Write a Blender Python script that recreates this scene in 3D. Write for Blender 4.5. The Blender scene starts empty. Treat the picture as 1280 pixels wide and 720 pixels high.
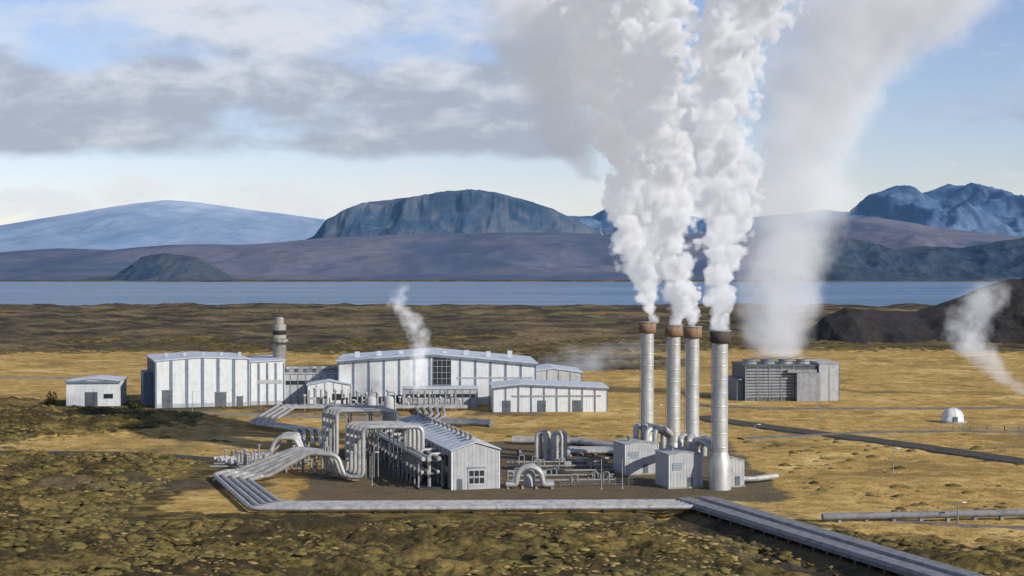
import bpy, math, random, bmesh
import numpy as np
from mathutils import Vector, Matrix
random.seed(7); rng=np.random.RandomState(11)
scene=bpy.context.scene
R=math.radians

# ------------------------------------------------------------------ noise
_perm=rng.permutation(256); _perm=np.concatenate([_perm,_perm,_perm])
_g=rng.normal(size=(256,3)); _g/=np.linalg.norm(_g,axis=1)[:,None]
def perlin(x,y,z=0.0):
    x=np.asarray(x,float); y=np.asarray(y,float); z=np.zeros_like(x)+z
    xi=np.floor(x).astype(int); yi=np.floor(y).astype(int); zi=np.floor(z).astype(int)
    xf=x-xi; yf=y-yi; zf=z-zi
    xi&=255; yi&=255; zi&=255
    f=lambda t:t*t*t*(t*(t*6-15)+10)
    u,v,w=f(xf),f(yf),f(zf)
    def gr(a,b,c):
        h=_perm[_perm[_perm[(xi+a)&255]+((yi+b)&255)]+((zi+c)&255)]
        g=_g[h]
        return g[...,0]*(xf-a)+g[...,1]*(yf-b)+g[...,2]*(zf-c)
    l=lambda a,b,t:a+(b-a)*t
    return 1.6*l(l(l(gr(0,0,0),gr(1,0,0),u),l(gr(0,1,0),gr(1,1,0),u),v),
             l(l(gr(0,0,1),gr(1,0,1),u),l(gr(0,1,1),gr(1,1,1),u),v),w)
def fbm(x,y,z=0.0,o=4,ridge=False):
    s=0;a=1;t=0
    for i in range(o):
        n=perlin(x*2**i+17.3*i,y*2**i+5.1*i,z*2**i+3.3*i)
        if ridge: n=1-2*np.abs(n)
        s=s+a*n; t+=a; a*=.5
    return s/t
def sstep(a,b,x):
    t=np.clip((x-a)/(b-a),0,1); return t*t*(3-2*t)

# ------------------------------------------------------------------ materials
def new_mat(name):
    m=bpy.data.materials.new(name); m.use_nodes=True
    nt=m.node_tree; nt.nodes.clear()
    return m,nt
def N(nt,t,**k):
    n=nt.nodes.new(t)
    for a,b in k.items(): setattr(n,a,b)
    return n
def M(nt,op,a,b=None,c=None,clamp=False):
    n=nt.nodes.new('ShaderNodeMath'); n.operation=op; n.use_clamp=clamp
    for i,v in enumerate((a,b,c)):
        if v is None: continue
        if isinstance(v,(int,float)): n.inputs[i].default_value=v
        else: nt.links.new(v,n.inputs[i])
    return n.outputs[0]
def MIX(nt,f,a,b,mode='MIX'):
    n=nt.nodes.new('ShaderNodeMix'); n.data_type='RGBA'; n.blend_type=mode
    for s,v in ((0,f),(6,a),(7,b)):
        if isinstance(v,(int,float)): n.inputs[s].default_value=v
        elif isinstance(v,tuple): n.inputs[s].default_value=(*v,1) if len(v)==3 else v
        else: nt.links.new(v,n.inputs[s])
    return n.outputs[2]
def SS(nt,x,a,b,lo=0.,hi=1.):
    n=nt.nodes.new('ShaderNodeMapRange'); n.interpolation_type='SMOOTHSTEP'
    nt.links.new(x,n.inputs[0])
    for i,v in ((1,a),(2,b),(3,lo),(4,hi)): n.inputs[i].default_value=v
    return n.outputs[0]
def NOISE(nt,vec,scale,detail=4,rough=.55,dist=0.):
    n=N(nt,'ShaderNodeTexNoise'); n.inputs['Scale'].default_value=scale
    n.inputs['Detail'].default_value=detail; n.inputs['Roughness'].default_value=rough
    n.inputs['Distortion'].default_value=dist
    nt.links.new(vec,n.inputs['Vector']); return n
def SCALE(nt,vec,s):
    n=N(nt,'ShaderNodeMapping'); n.inputs['Scale'].default_value=s
    nt.links.new(vec,n.inputs['Vector']); return n.outputs[0]

def surf(name,col,rough=.6,metal=0.,var=.18,scale=.6,streak=True,col2=None,bump=.0,spec=.4):
    m,nt=new_mat(name)
    tc=N(nt,'ShaderNodeTexCoord').outputs['Object']
    n1=NOISE(nt,tc,scale,5).outputs['Fac']
    v=tc
    if streak: v=SCALE(nt,tc,(1.2,1.2,.10))
    n2=NOISE(nt,v,1.0,4).outputs['Fac']
    d=tuple(c*(1-2.2*var) for c in col) if col2 is None else col2
    f=SS(nt,M(nt,'ADD',M(nt,'MULTIPLY',n1,.6),M(nt,'MULTIPLY',n2,.4)),.33,.58)
    c=MIX(nt,f,d,col)
    b=N(nt,'ShaderNodeBsdfPrincipled'); nt.links.new(c,b.inputs['Base Color'])
    b.inputs['Metallic'].default_value=metal
    b.inputs['Specular IOR Level'].default_value=spec
    nt.links.new(M(nt,'ADD',M(nt,'MULTIPLY',n1,.2),rough-.1),b.inputs['Roughness'])
    if bump>0:
        bp=N(nt,'ShaderNodeBump'); bp.inputs['Strength'].default_value=bump
        bp.inputs['Distance'].default_value=.1
        nt.links.new(NOISE(nt,tc,scale*6,4).outputs['Fac'],bp.inputs['Height'])
        nt.links.new(bp.outputs[0],b.inputs['Normal'])
    o=N(nt,'ShaderNodeOutputMaterial'); nt.links.new(b.outputs[0],o.inputs[0])
    return m

WHITE=surf('white_cladding',(.60,.62,.62),.6,var=.07)
GREY=surf('grey_cladding',(.38,.39,.395),.6,var=.10)
MGREY=surf('mid_grey_cladding',(.27,.28,.30),.6,var=.15)
DGREY=surf('dark_cladding',(.10,.115,.13),.6,var=.2)
STRIP=surf('blue_grey_trim',(.15,.19,.24),.6,var=.15)
ROOF=surf('pale_roof',(.44,.49,.54),.6,var=.10,streak=False)
GROOF=surf('grey_roof',(.36,.37,.375),.65,var=.2,streak=False)
GLASS=surf('dark_glass',(.025,.032,.04),.15,var=.1,streak=False,spec=.6)
ALU=surf('aluminium_cladding',(.43,.43,.415),.58,metal=.4,var=.18)
STEEL=surf('galvanised_steel',(.27,.27,.265),.6,metal=.2,var=.18)
DUCT=surf('weathered_duct_cladding',(.18,.185,.20),.7,metal=.0,var=.2,streak=False,spec=.25)
RUST=surf('rusty_cowl',(.24,.16,.095),.75,var=.25)
RUSTD=surf('dark_cowl',(.07,.055,.045),.75,var=.25)
BLACK=surf('matte_black',(.02,.02,.02),.9)
CONC=surf('concrete',(.30,.28,.25),.85,var=.2,bump=.3)
GRAVEL=surf('yard_gravel',(.17,.145,.11),.95,var=.25,scale=.3,streak=False,bump=.5)
TRACK=surf('dirt_track',(.050,.044,.036),.95,var=.25,scale=.3,streak=False,bump=.5)
ASPH=surf('grey_road',(.22,.19,.15),.9,var=.15,scale=.3,streak=False)
DARK=surf('dark_steel',(.05,.05,.052),.6,var=.2)
WOOD=surf('weathered_wood',(.16,.13,.10),.85)

# ------------------------------------------------------------------ mesh group
class Group:
    def __init__(s,name,loc=(0,0,0),rot=0.):
        e=bpy.data.objects.new(name,None); scene.collection.objects.link(e)
        e.empty_display_size=1; e.location=loc; e.rotation_euler=(0,0,rot)
        s.e=e; s.p={}
    def add(s,part,mat,vs,fs,smooth=False):
        b=s.p.setdefault(part,dict(v=[],f=[],m=mat,sm=[])); o=len(b['v']); b['v']+=[tuple(v) for v in vs]
        b['f']+=[tuple(i+o for i in f) for f in fs]; b['sm']+=[smooth]*len(fs)
    def box(s,part,mat,x0,x1,y0,y1,z0,z1):
        vs=[(x,y,z) for z in (z0,z1) for y in (y0,y1) for x in (x0,x1)]
        s.add(part,mat,vs,[(0,2,3,1),(4,5,7,6),(0,1,5,4),(2,6,7,3),(0,4,6,2),(1,3,7,5)])
    def prism(s,part,mat,prof,y0,y1,axis='y'):
        n=len(prof)
        if axis=='y': vs=[(a,y0,b) for a,b in prof]+[(a,y1,b) for a,b in prof]
        else: vs=[(y0,a,b) for a,b in prof]+[(y1,a,b) for a,b in prof]
        fs=[tuple(range(n)),tuple(range(2*n-1,n-1,-1))]+[(i,i+n,(i+1)%n+n,(i+1)%n) for i in range(n)]
        s.add(part,mat,vs,fs)
    def lathe(s,part,mat,prof,cx=0,cy=0,seg=28,cap=True):
        vs=[];fs=[]
        for r,z in prof:
            for k in range(seg):
                a=2*math.pi*k/seg; vs.append((cx+r*math.cos(a),cy+r*math.sin(a),z))
        for i in range(len(prof)-1):
            for k in range(seg):
                k2=(k+1)%seg; fs.append((i*seg+k,i*seg+k2,(i+1)*seg+k2,(i+1)*seg+k))
        s.add(part,mat,vs,fs,True)
        if cap:
            n=(len(prof)-1)*seg
            s.add(part,mat,[vs[n+k] for k in range(seg)],[tuple(range(seg))])
    def tube(s,part,mat,path,r,fil=1.5,seg=12):
        P=[Vector(p) for p in path]; Q=[P[0]]
        for i in range(1,len(P)-1):
            a=(P[i-1]-P[i]); b=(P[i+1]-P[i]); f=min(fil,a.length*.48,b.length*.48)
            A=P[i]+a.normalized()*f; B=P[i]+b.normalized()*f
            for k in range(7):
                t=k/6; Q.append(A*(1-t)**2+P[i]*2*t*(1-t)+B*t*t)
        Q.append(P[-1]); vs=[];fs=[]
        t0=(Q[1]-Q[0]).normalized()
        up=Vector((0,0,1)) if abs(t0.z)<.9 else Vector((1,0,0))
        u=t0.cross(up).normalized()
        for i,q in enumerate(Q):
            t=((Q[min(i+1,len(Q)-1)]-Q[max(i-1,0)])).normalized()
            u=(u-t*u.dot(t)).normalized(); w=t.cross(u)
            for k in range(seg):
                a=2*math.pi*k/seg; vs.append(q+u*math.cos(a)*r+w*math.sin(a)*r)
        for i in range(len(Q)-1):
            for k in range(seg):
                k2=(k+1)%seg; fs.append((i*seg+k,i*seg+k2,(i+1)*seg+k2,(i+1)*seg+k))
        s.add(part,mat,vs,fs,True)
        s.add(part,mat,vs[:seg],[tuple(range(seg))[::-1]]); s.add(part,mat,vs[-seg:],[tuple(range(seg))])
    def done(s):
        for k,b in s.p.items():
            me=bpy.data.meshes.new(k); me.from_pydata(b['v'],[],b['f'])
            me.polygons.foreach_set('use_smooth',b['sm']); me.materials.append(b['m']); me.update()
            bm=bmesh.new(); bm.from_mesh(me); bmesh.ops.recalc_face_normals(bm,faces=bm.faces); bm.to_mesh(me); bm.free()
            o=bpy.data.objects.new(k,me); scene.collection.objects.link(o); o.parent=s.e
        return s.e

def grid_mesh(name,X,Y,Z,mat,smooth=True,wrap=False,col=None):
    r,c=X.shape
    co=np.stack([X,Y,Z],-1).reshape(-1,3)
    idx=np.arange(r*c).reshape(r,c)
    if wrap: idx=np.concatenate([idx,idx[:,:1]],1)
    q=np.stack([idx[:-1,:-1],idx[:-1,1:],idx[1:,1:],idx[1:,:-1]],-1).reshape(-1,4)
    me=bpy.data.meshes.new(name); me.vertices.add(len(co)); me.vertices.foreach_set('co',co.ravel())
    me.loops.add(q.size); me.loops.foreach_set('vertex_index',q.ravel().astype(np.int32))
    me.polygons.add(len(q)); me.polygons.foreach_set('loop_start',np.arange(0,q.size,4,dtype=np.int32))
    me.update(calc_edges=True)
    me.polygons.foreach_set('use_smooth',[smooth]*len(q))
    if col is not None:
        at=me.color_attributes.new('zone','FLOAT_COLOR','POINT'); at.data.foreach_set('color',col.reshape(-1,4).astype(np.float32).ravel())
    me.materials.append(mat); me.update()
    o=bpy.data.objects.new(name,me); scene.collection.objects.link(o); return o

# ------------------------------------------------------------------ ground
def ell(x,y,cx,cy,rx,ry,soft=.35):
    return sstep(1+soft,1-soft,np.sqrt(((x-cx)/rx)**2+((y-cy)/ry)**2))
def rect(x,y,x0,x1,y0,y1,s=8):
    return sstep(x0-s,x0,x)*sstep(x1+s,x1,x)*sstep(y0-s,y0,y)*sstep(y1+s,y1,y)
PD=np.array([.345,-.939]); PN=np.array([.939,.345]); PC=np.array([35.6,300.])
def sq(x,y):
    rx=(x-PC[0]); ry=(y-PC[1]); return rx*PD[0]+ry*PD[1], rx*PN[0]+ry*PN[1]
def zones(x,y):
    gold=np.maximum.reduce([ell(x,y,-190,700,190,150),ell(x,y,-80,440,62,70),ell(x,y,170,590,230,300,.3),
         ell(x,y,95,330,62,72),ell(x,y,0,700,300,110,.25)*.9, rect(x,y,-60,60,300,520,12)])
    gold=gold*(1-.95*ell(x,y,-150,465,62,52,.3))
    gold=gold*(1-.8*ell(x,y,-120,352,60,34,.3))
    gold=np.clip(gold,0,1)
    d=np.hypot(x,y)
    lava_and_shade=sstep(830,950,d+60*fbm(x/150,y/150,1.5,3))
    lava_and_shade=lava_and_shade*(1-.85*ell(x,y,20,960,330,60,.4)*sstep(-.25,.15,fbm(x/60,y/90,6.1,3)))
    lava_and_shade=np.maximum(lava_and_shade,ell(x,y,40,760,45,70,.4)*.9)
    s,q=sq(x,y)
    lava_and_shade=np.maximum(lava_and_shade,sstep(-2,6,s)*sstep(-20-.05*s,-12,q)*sstep(-3,-5,q)*1.2)  # pipeline's shadow along the ditch, painted with the dark lava tone
    lava_and_shade=np.maximum(lava_and_shade,.75*ell(x,y,-75,332,28,9,.5)); 
    gold=gold*(1-np.clip(lava_and_shade,0,1))
    yard=np.maximum(rect(x,y,-38,50,312,410,10)*.9,rect(x,y,-110,20,488,525,10)*.45)
    return gold,lava_and_shade,yard
def basin(x,y):
    near=1830+70*fbm(x/350,x*0+.3,2.2,4); far=5350+170*fbm(x/700,x*0+.7,4.1,4)
    return sstep(near-30,near+40,y)*sstep(far+60,far-60,y)
def height(x,y):
    x=np.asarray(x,float); y=np.asarray(y,float)
    g,l,_=zones(x,y); d=np.hypot(x,y)
    F=np.maximum.reduce([rect(x,y,-70,62,286,425,14),rect(x,y,-155,42,492,600,14),rect(x,y,70,118,528,585,10),
        rect(x,y,110,140,450,490,10)])
    lf=sstep(800,1000,d)
    moss=np.clip(1-g-l*lf,0,1)
    h=moss*(1.5*np.abs(fbm(x/8,y/8,.3,4))*2+.6*fbm(x/2.6,y/2.6,.9,3)+1.9*fbm(x/32,y/32,.1,3))
    h=h+g*(.35*fbm(x/7,y/7,2.3,4)+.35*fbm(x/25,y/25,3.3,2))
    h=h+.9*fbm(x/110,y/110,5.,2)*sstep(150,300,d)
    h=h+l*lf*(5*np.maximum(fbm(x/90,y/140,7.,5,ridge=True),-.1)+1)
    h=h+3.2*ell(x,y,-150,468,58,38,.5)
    h=h*(1-F)
    s,q=sq(x,y)
    on=sstep(-6,4,s)
    h=h*(1-on*sstep(9,5,np.abs(q)))
    h=h-on*2.4*np.exp(-((q+9)/3.2)**2)
    b=basin(x,y)
    h=np.where(d>1700,np.maximum(h,0)+.2,h)*(1-b)-5*b
    h=np.where(d>5600,np.minimum(h,1),h)
    return h
def hz(x,y): return float(height(np.array([x]),np.array([y]))[0])

def ground_mat():
    m,nt=new_mat('moss_and_dry_grass')
    pos=N(nt,'ShaderNodeNewGeometry').outputs['Position']
    at=N(nt,'ShaderNodeAttribute'); at.attribute_name='zone'
    sp=N(nt,'ShaderNodeSeparateColor'); nt.links.new(at.outputs['Color'],sp.inputs[0])
    g,l,yd=sp.outputs
    nf=NOISE(nt,pos,1.1,6,.7).outputs['Fac']
    nm=NOISE(nt,pos,.22,6,.65,.4).outputs['Fac']
    nl=NOISE(nt,pos,.035,6,.65,.6).outputs['Fac']
    nx=NOISE(nt,pos,.008,7,.65,.8).outputs['Fac']
    nq=NOISE(nt,pos,.09,5,.6,.4).outputs['Fac']
    moss=MIX(nt,SS(nt,nf,.36,.62),(.024,.019,.010),(.105,.084,.028))
    moss=MIX(nt,M(nt,'MULTIPLY',SS(nt,nq,.47,.62),.85),moss,(.18,.135,.042))
    moss=MIX(nt,SS(nt,nm,.52,.68),moss,(.24,.175,.055))
    moss=MIX(nt,M(nt,'MULTIPLY',SS(nt,nl,.48,.60),.8),moss,(.050,.038,.019))
    moss=MIX(nt,M(nt,'MULTIPLY',SS(nt,nm,.46,.36),.75),moss,(.022,.018,.012))
    moss=MIX(nt,SS(nt,nf,.60,.72),moss,(.24,.20,.08))
    moss=MIX(nt,M(nt,'MULTIPLY',SS(nt,nl,.46,.34),.45),moss,(.32,.22,.07))
    gold=MIX(nt,SS(nt,nm,.36,.66),(.34,.215,.062),(.56,.385,.135))
    gold=MIX(nt,SS(nt,nf,.30,.5),(.23,.145,.048),gold)
    gold=MIX(nt,M(nt,'MULTIPLY',SS(nt,nl,.52,.62),.65),gold,(.20,.14,.050))
    gold=MIX(nt,M(nt,'MULTIPLY',SS(nt,nq,.54,.64),.5),gold,(.17,.13,.05))
    gold=MIX(nt,M(nt,'MULTIPLY',SS(nt,nl,.46,.34),.7),gold,(.66,.48,.20))
    gold=MIX(nt,M(nt,'MULTIPLY',SS(nt,nx,.56,.64),.45),gold,(.15,.12,.055))
    lava_and_shade=MIX(nt,SS(nt,nl,.40,.60),(.036,.030,.023),(.125,.10,.052))
    lava_and_shade=MIX(nt,M(nt,'MULTIPLY',SS(nt,nx,.50,.60),.8),lava_and_shade,(.22,.16,.08))
    lava_and_shade=MIX(nt,SS(nt,nm,.5,.66),lava_and_shade,(.055,.046,.032))
    gf=SS(nt,M(nt,'ADD',g,M(nt,'ADD',M(nt,'MULTIPLY',M(nt,'SUBTRACT',nl,.5),1.8),M(nt,'MULTIPLY',M(nt,'SUBTRACT',nm,.5),1.4))),.32,.60)
    c=MIX(nt,gf,moss,gold)
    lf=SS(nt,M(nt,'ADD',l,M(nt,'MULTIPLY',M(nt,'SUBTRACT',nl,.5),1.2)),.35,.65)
    c=MIX(nt,lf,c,lava_and_shade)
    yf=SS(nt,M(nt,'ADD',yd,M(nt,'ADD',M(nt,'MULTIPLY',M(nt,'SUBTRACT',nl,.5),1.6),M(nt,'MULTIPLY',M(nt,'SUBTRACT',nm,.5),1.6))),.4,.6)
    c=MIX(nt,M(nt,'MULTIPLY',yf,.85),c,(.085,.075,.058))
    b=N(nt,'ShaderNodeBsdfPrincipled'); nt.links.new(c,b.inputs['Base Color']); b.inputs['Roughness'].default_value=.95
    b.inputs['Specular IOR Level'].default_value=.1
    bp=N(nt,'ShaderNodeBump'); bp.inputs['Strength'].default_value=.9; bp.inputs['Distance'].default_value=.6
    nt.links.new(nf,bp.inputs['Height']); nt.links.new(bp.outputs[0],b.inputs['Normal'])
    o=N(nt,'ShaderNodeOutputMaterial'); nt.links.new(b.outputs[0],o.inputs[0])
    return m
GM=ground_mat()
ang=np.concatenate([np.linspace(-21,21,660),np.linspace(21,339,90)[1:-1]])*math.pi/180
rad=np.concatenate([np.geomspace(2,225,16)[:-1],np.linspace(225,620,420)[:-1],np.geomspace(620,2000,230)[:-1],np.geomspace(2000,40000,90)])
A,RR=np.meshgrid(ang,rad); GX=RR*np.sin(A); GY=RR*np.cos(A)
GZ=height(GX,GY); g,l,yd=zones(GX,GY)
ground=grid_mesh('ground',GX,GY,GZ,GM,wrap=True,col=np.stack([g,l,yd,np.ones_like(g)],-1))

# ------------------------------------------------------------------ lake
m,nt=new_mat('lake_water')
pos=N(nt,'ShaderNodeNewGeometry').outputs['Position']
n=NOISE(nt,SCALE(nt,pos,(.0012,.004,1)),1,5).outputs['Fac']
b=N(nt,'ShaderNodeBsdfPrincipled'); nt.links.new(MIX(nt,SS(nt,n,.35,.65),(.06,.12,.20),(.12,.19,.28)),b.inputs['Base Color'])
b.inputs['Roughness'].default_value=.35; b.inputs['Specular IOR Level'].default_value=.3
bp=N(nt,'ShaderNodeBump'); bp.inputs['Strength'].default_value=1; bp.inputs['Distance'].default_value=1.5
nt.links.new(NOISE(nt,SCALE(nt,pos,(.06,.1,1)),1,4).outputs['Fac'],bp.inputs['Height']); nt.links.new(bp.outputs[0],b.inputs['Normal'])
o=N(nt,'ShaderNodeOutputMaterial'); nt.links.new(b.outputs[0],o.inputs[0])
LX,LY=np.meshgrid(np.linspace(-7000,7000,30),np.linspace(1600,5700,20))
grid_mesh('lake',LX,LY,LX*0-1.0,m)

# ------------------------------------------------------------------ hills and mountains
def mtn_mat(name,c1,c2,c3,scale,haze_glow,top=None,tz=(0,1)):
    m,nt=new_mat(name)
    geo=N(nt,'ShaderNodeNewGeometry'); pos=geo.outputs['Position']
    n1=NOISE(nt,SCALE(nt,pos,(1,.35,1.6)),scale,7,.62,.5).outputs['Fac']
    n2=NOISE(nt,SCALE(nt,pos,(1,.6,.5)),scale*5,6,.6).outputs['Fac']
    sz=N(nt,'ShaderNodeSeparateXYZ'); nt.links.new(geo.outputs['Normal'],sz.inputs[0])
    c=MIX(nt,SS(nt,n1,.38,.62),c1,c2)
    c=MIX(nt,M(nt,'MULTIPLY',SS(nt,n2,.45,.65),.45),c,c3)
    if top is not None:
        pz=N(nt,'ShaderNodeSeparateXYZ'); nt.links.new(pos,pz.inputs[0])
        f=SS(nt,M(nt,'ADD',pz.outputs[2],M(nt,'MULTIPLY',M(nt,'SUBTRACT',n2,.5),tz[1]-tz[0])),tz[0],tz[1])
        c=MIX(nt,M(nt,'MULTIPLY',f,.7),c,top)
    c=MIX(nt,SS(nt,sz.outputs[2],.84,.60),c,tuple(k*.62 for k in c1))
    b=N(nt,'ShaderNodeBsdfDiffuse'); nt.links.new(c,b.inputs['Color'])
    e=N(nt,'ShaderNodeEmission'); e.inputs[0].default_value=(*haze_glow,1)  # constant self-glow added to the slopes as distance haze
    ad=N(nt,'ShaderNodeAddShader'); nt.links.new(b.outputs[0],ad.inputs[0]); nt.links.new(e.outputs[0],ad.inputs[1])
    o=N(nt,'ShaderNodeOutputMaterial'); nt.links.new(ad.outputs[0],o.inputs[0])
    return m
def mountain(name,pts,yc,front,back,mat,nx=420,ny=90,rough=.25,sc=1.0,shape=None,jag=.03,seed=0.,str_=1.9):
    px=np.array([p[0] for p in pts],float); pz=np.array([p[1] for p in pts],float)
    xs=np.linspace(px[0],px[-1],nx); ys=np.concatenate([np.linspace(yc-front,yc,ny),np.linspace(yc,yc+back,ny//3)[1:]])
    X,Y=np.meshgrid(xs,ys)
    prof=np.interp(X,px,pz)
    t=np.where(Y<=yc,1-(yc-Y)/front,1-(Y-yc)/back)
    wob=np.clip(t+.10*fbm(X/(sc*1.3),Y/(sc*3),seed+8,4)*np.sin(np.clip(t,0,1)*math.pi),0,1)
    S=wob if shape is None else np.interp(wob,shape[0],shape[1])
    H=(prof+25)*S
    rg=fbm(X/sc,Y/(sc*str_),seed,6,ridge=True)
    hm=pz.max()
    H=H+rough*hm*(rg-.25)*np.sin(np.clip(t,0,1)*math.pi)**.8*np.clip(prof/hm,0.15,1)
    H=H+jag*hm*fbm(X/(sc*.35),Y/(sc*.35),seed+3,5)*sstep(0,.3,t)*np.clip(prof/hm,0.1,1)
    return grid_mesh(name,X,Y,H-25,mat)
mA=mtn_mat('far_mountain',(.10,.155,.235),(.16,.21,.29),(.22,.26,.33),.0006,(.060,.100,.170),top=(.34,.40,.48),tz=(560,900))  # distance haze is blended into these blue mountain base colours
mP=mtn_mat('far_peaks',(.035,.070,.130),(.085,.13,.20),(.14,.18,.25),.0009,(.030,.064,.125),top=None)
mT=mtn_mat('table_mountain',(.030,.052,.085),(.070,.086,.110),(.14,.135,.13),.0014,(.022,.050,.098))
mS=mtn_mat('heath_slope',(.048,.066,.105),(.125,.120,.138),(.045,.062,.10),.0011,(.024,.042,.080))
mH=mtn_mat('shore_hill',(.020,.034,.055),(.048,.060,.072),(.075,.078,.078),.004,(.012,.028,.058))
mL=surf('lava_hill',(.026,.022,.019),.95,var=.3,scale=.06,streak=False,col2=(.007,.007,.008))
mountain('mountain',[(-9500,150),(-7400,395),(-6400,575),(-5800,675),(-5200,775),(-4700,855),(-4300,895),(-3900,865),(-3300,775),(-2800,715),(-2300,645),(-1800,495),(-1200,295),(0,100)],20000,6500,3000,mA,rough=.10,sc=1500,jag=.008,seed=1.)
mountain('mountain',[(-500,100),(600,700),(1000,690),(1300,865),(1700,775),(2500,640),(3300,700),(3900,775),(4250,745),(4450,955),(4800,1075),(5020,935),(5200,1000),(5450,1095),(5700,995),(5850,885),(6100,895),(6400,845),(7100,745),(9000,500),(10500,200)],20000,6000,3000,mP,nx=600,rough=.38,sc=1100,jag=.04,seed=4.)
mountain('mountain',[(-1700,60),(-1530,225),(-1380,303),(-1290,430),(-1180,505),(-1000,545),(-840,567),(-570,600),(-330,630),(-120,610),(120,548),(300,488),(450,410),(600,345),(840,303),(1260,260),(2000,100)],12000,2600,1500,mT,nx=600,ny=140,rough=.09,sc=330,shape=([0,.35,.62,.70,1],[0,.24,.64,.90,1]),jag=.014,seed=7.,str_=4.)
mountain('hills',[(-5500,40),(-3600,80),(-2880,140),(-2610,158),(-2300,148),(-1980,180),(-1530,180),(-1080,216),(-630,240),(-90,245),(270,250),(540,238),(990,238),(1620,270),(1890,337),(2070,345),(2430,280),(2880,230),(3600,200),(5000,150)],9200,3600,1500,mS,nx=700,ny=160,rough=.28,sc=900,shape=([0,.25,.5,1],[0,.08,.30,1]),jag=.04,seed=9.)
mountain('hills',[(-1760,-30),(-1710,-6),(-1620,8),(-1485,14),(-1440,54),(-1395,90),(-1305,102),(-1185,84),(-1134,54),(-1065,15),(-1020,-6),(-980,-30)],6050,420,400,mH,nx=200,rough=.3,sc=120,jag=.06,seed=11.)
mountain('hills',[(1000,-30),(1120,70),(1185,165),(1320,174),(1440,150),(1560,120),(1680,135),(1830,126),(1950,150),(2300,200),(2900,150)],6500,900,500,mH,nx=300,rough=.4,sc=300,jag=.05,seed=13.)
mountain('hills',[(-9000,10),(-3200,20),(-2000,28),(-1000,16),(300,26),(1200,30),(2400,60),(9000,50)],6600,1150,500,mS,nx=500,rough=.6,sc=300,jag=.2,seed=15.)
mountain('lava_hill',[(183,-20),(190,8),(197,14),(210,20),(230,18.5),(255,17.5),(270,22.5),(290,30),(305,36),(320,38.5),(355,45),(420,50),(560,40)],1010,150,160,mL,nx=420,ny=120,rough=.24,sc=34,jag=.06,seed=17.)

# ------------------------------------------------------------------ buildings
RT=R(15.3)
def facade(g,x0,x1,y,z0,z1f,step,part='trim',mat=STRIP,w=.35,proud=.12):
    n=max(1,int(round((x1-x0)/step)))
    for i in range(n+1):
        x=x0+(x1-x0)*i/n
        a=max(x-w/2,x0-.06); b=min(x+w/2,x1+.06)
        g.box(part,mat,a,b,y-proud,y+.02,z0,z1f(x)-.25)
def ribs(g,x0,x1,y,z0,z1f,step=.9,part='cladding_ribs',mat=WHITE):
    x=x0+.4
    while x<x1-.3:
        g.box(part,mat,x-.06,x+.06,y-.04,y+.01,z0,z1f(x)-.3); x+=step
def gable(g,x0,x1,y0,y1,prof,wall,roof,over=.4,th=.35):
    g.prism('walls',wall,[(x0,0)]+prof+[(x1,0)],y0,y1)
    up=[(a,b+.02) for a,b in prof]; up[0]=(up[0][0]-over,up[0][1]-.02); up[-1]=(up[-1][0]+over,up[-1][1]-.02)
    g.prism('roof',roof,up+[(a,b+th) for a,b in up[::-1]],y0-over,y1+over)
def pf(prof):
    xs=[a for a,_ in prof]; zs=[b for _,b in prof]
    return lambda x: float(np.interp(x,xs,zs))

g=Group('turbine_hall_building',(-114.5,513,0),R(17))
pr=[(0,15.0),(15,16.0),(30,15.2)]
gable(g,0,30,0,34,pr,WHITE,ROOF); facade(g,0,30,0,0,pf(pr),5.0,w=1.0); ribs(g,0,30,0,0,pf(pr))
g.box('dado',GREY,0,30,-.09,0,0,1.3)
for x0,x1,zt in ((2.2,5.4,5.5),(19,22.6,4.5),(26,28,3)):
    g.box('door',DGREY,x0,x1,-.18,.0,0,zt); g.box('door_frame',STRIP,x0-.2,x1+.2,-.14,.01,zt,zt+.3)
for k in range(9): g.box('side_louvre',STRIP,-.12,.02,1.5+k*3.6,2.1+k*3.6,0,14.2)
g.box('shaded_side_panel',DGREY,-.06,.0,0.2,33.8,.2,14.6)  # hall's unlit side: shade put into the colour as darker cladding
g.box('side_lean_to',STRIP,-3,-.1,10,22,0,11)
g.prism('wing_walls',WHITE,[(30.05,0),(30.05,13.8),(42,14.3),(42,0)],2,30)
g.prism('wing_roof',ROOF,[(30.5,14.0),(42.4,14.5),(42.4,14.9),(30.5,14.4)],1.6,30.4)
facade(g,30.6,41.8,2,0,lambda x:14,2.8,w=.7)
g.box('wing_windows',GREY,33,41,1.85,1.95,7,8.2); g.box('wing_dado',GREY,30.6,41.8,1.9,2,0,1.3)
for k in range(5): g.box('roof_vent',GREY,4+k*6,5+k*6,12,13.2,15.5,17)
g.done()
g=Group('small_workshop_building',(-145,520,0),R(4))
pr=[(0,7.9),(8.5,8.9),(17,8.2)]
gable(g,0,17,0,14,pr,WHITE,ROOF); ribs(g,0,17,0,0,pf(pr),1.4)
g.box('roof_fascia',STRIP,-.4,17.4,-.5,-.42,7.5,8.3)
g.box('door',DGREY,6,10,-.12,-.0,0,4.6); g.box('window',GLASS,12,15,-.1,0,2.5,4); g.box('side_panel',GREY,-.1,0,.2,13.8,0,7.6)
g.done()
g=Group('concrete_tower',(-78.5,540,0),0)
g.lathe('shaft',CONC,[(2.3,0),(2.3,19.5),(2.9,20),(2.9,21),(2.3,21.2),(2.2,26)],seg=20)
g.lathe('rings',STEEL,[(2.45,6),(2.45,6.5)],seg=20); g.lathe('platform',DARK,[(2.0,19.6),(3.3,19.7),(3.3,19.95),(2.0,20)],seg=20)
for k in range(12):
    a=k*math.pi/6; g.tube('railing',DARK,[(3.2*math.cos(a),3.2*math.sin(a),19.9),(3.2*math.cos(a),3.2*math.sin(a),21.3)],.06,seg=5)
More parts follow.
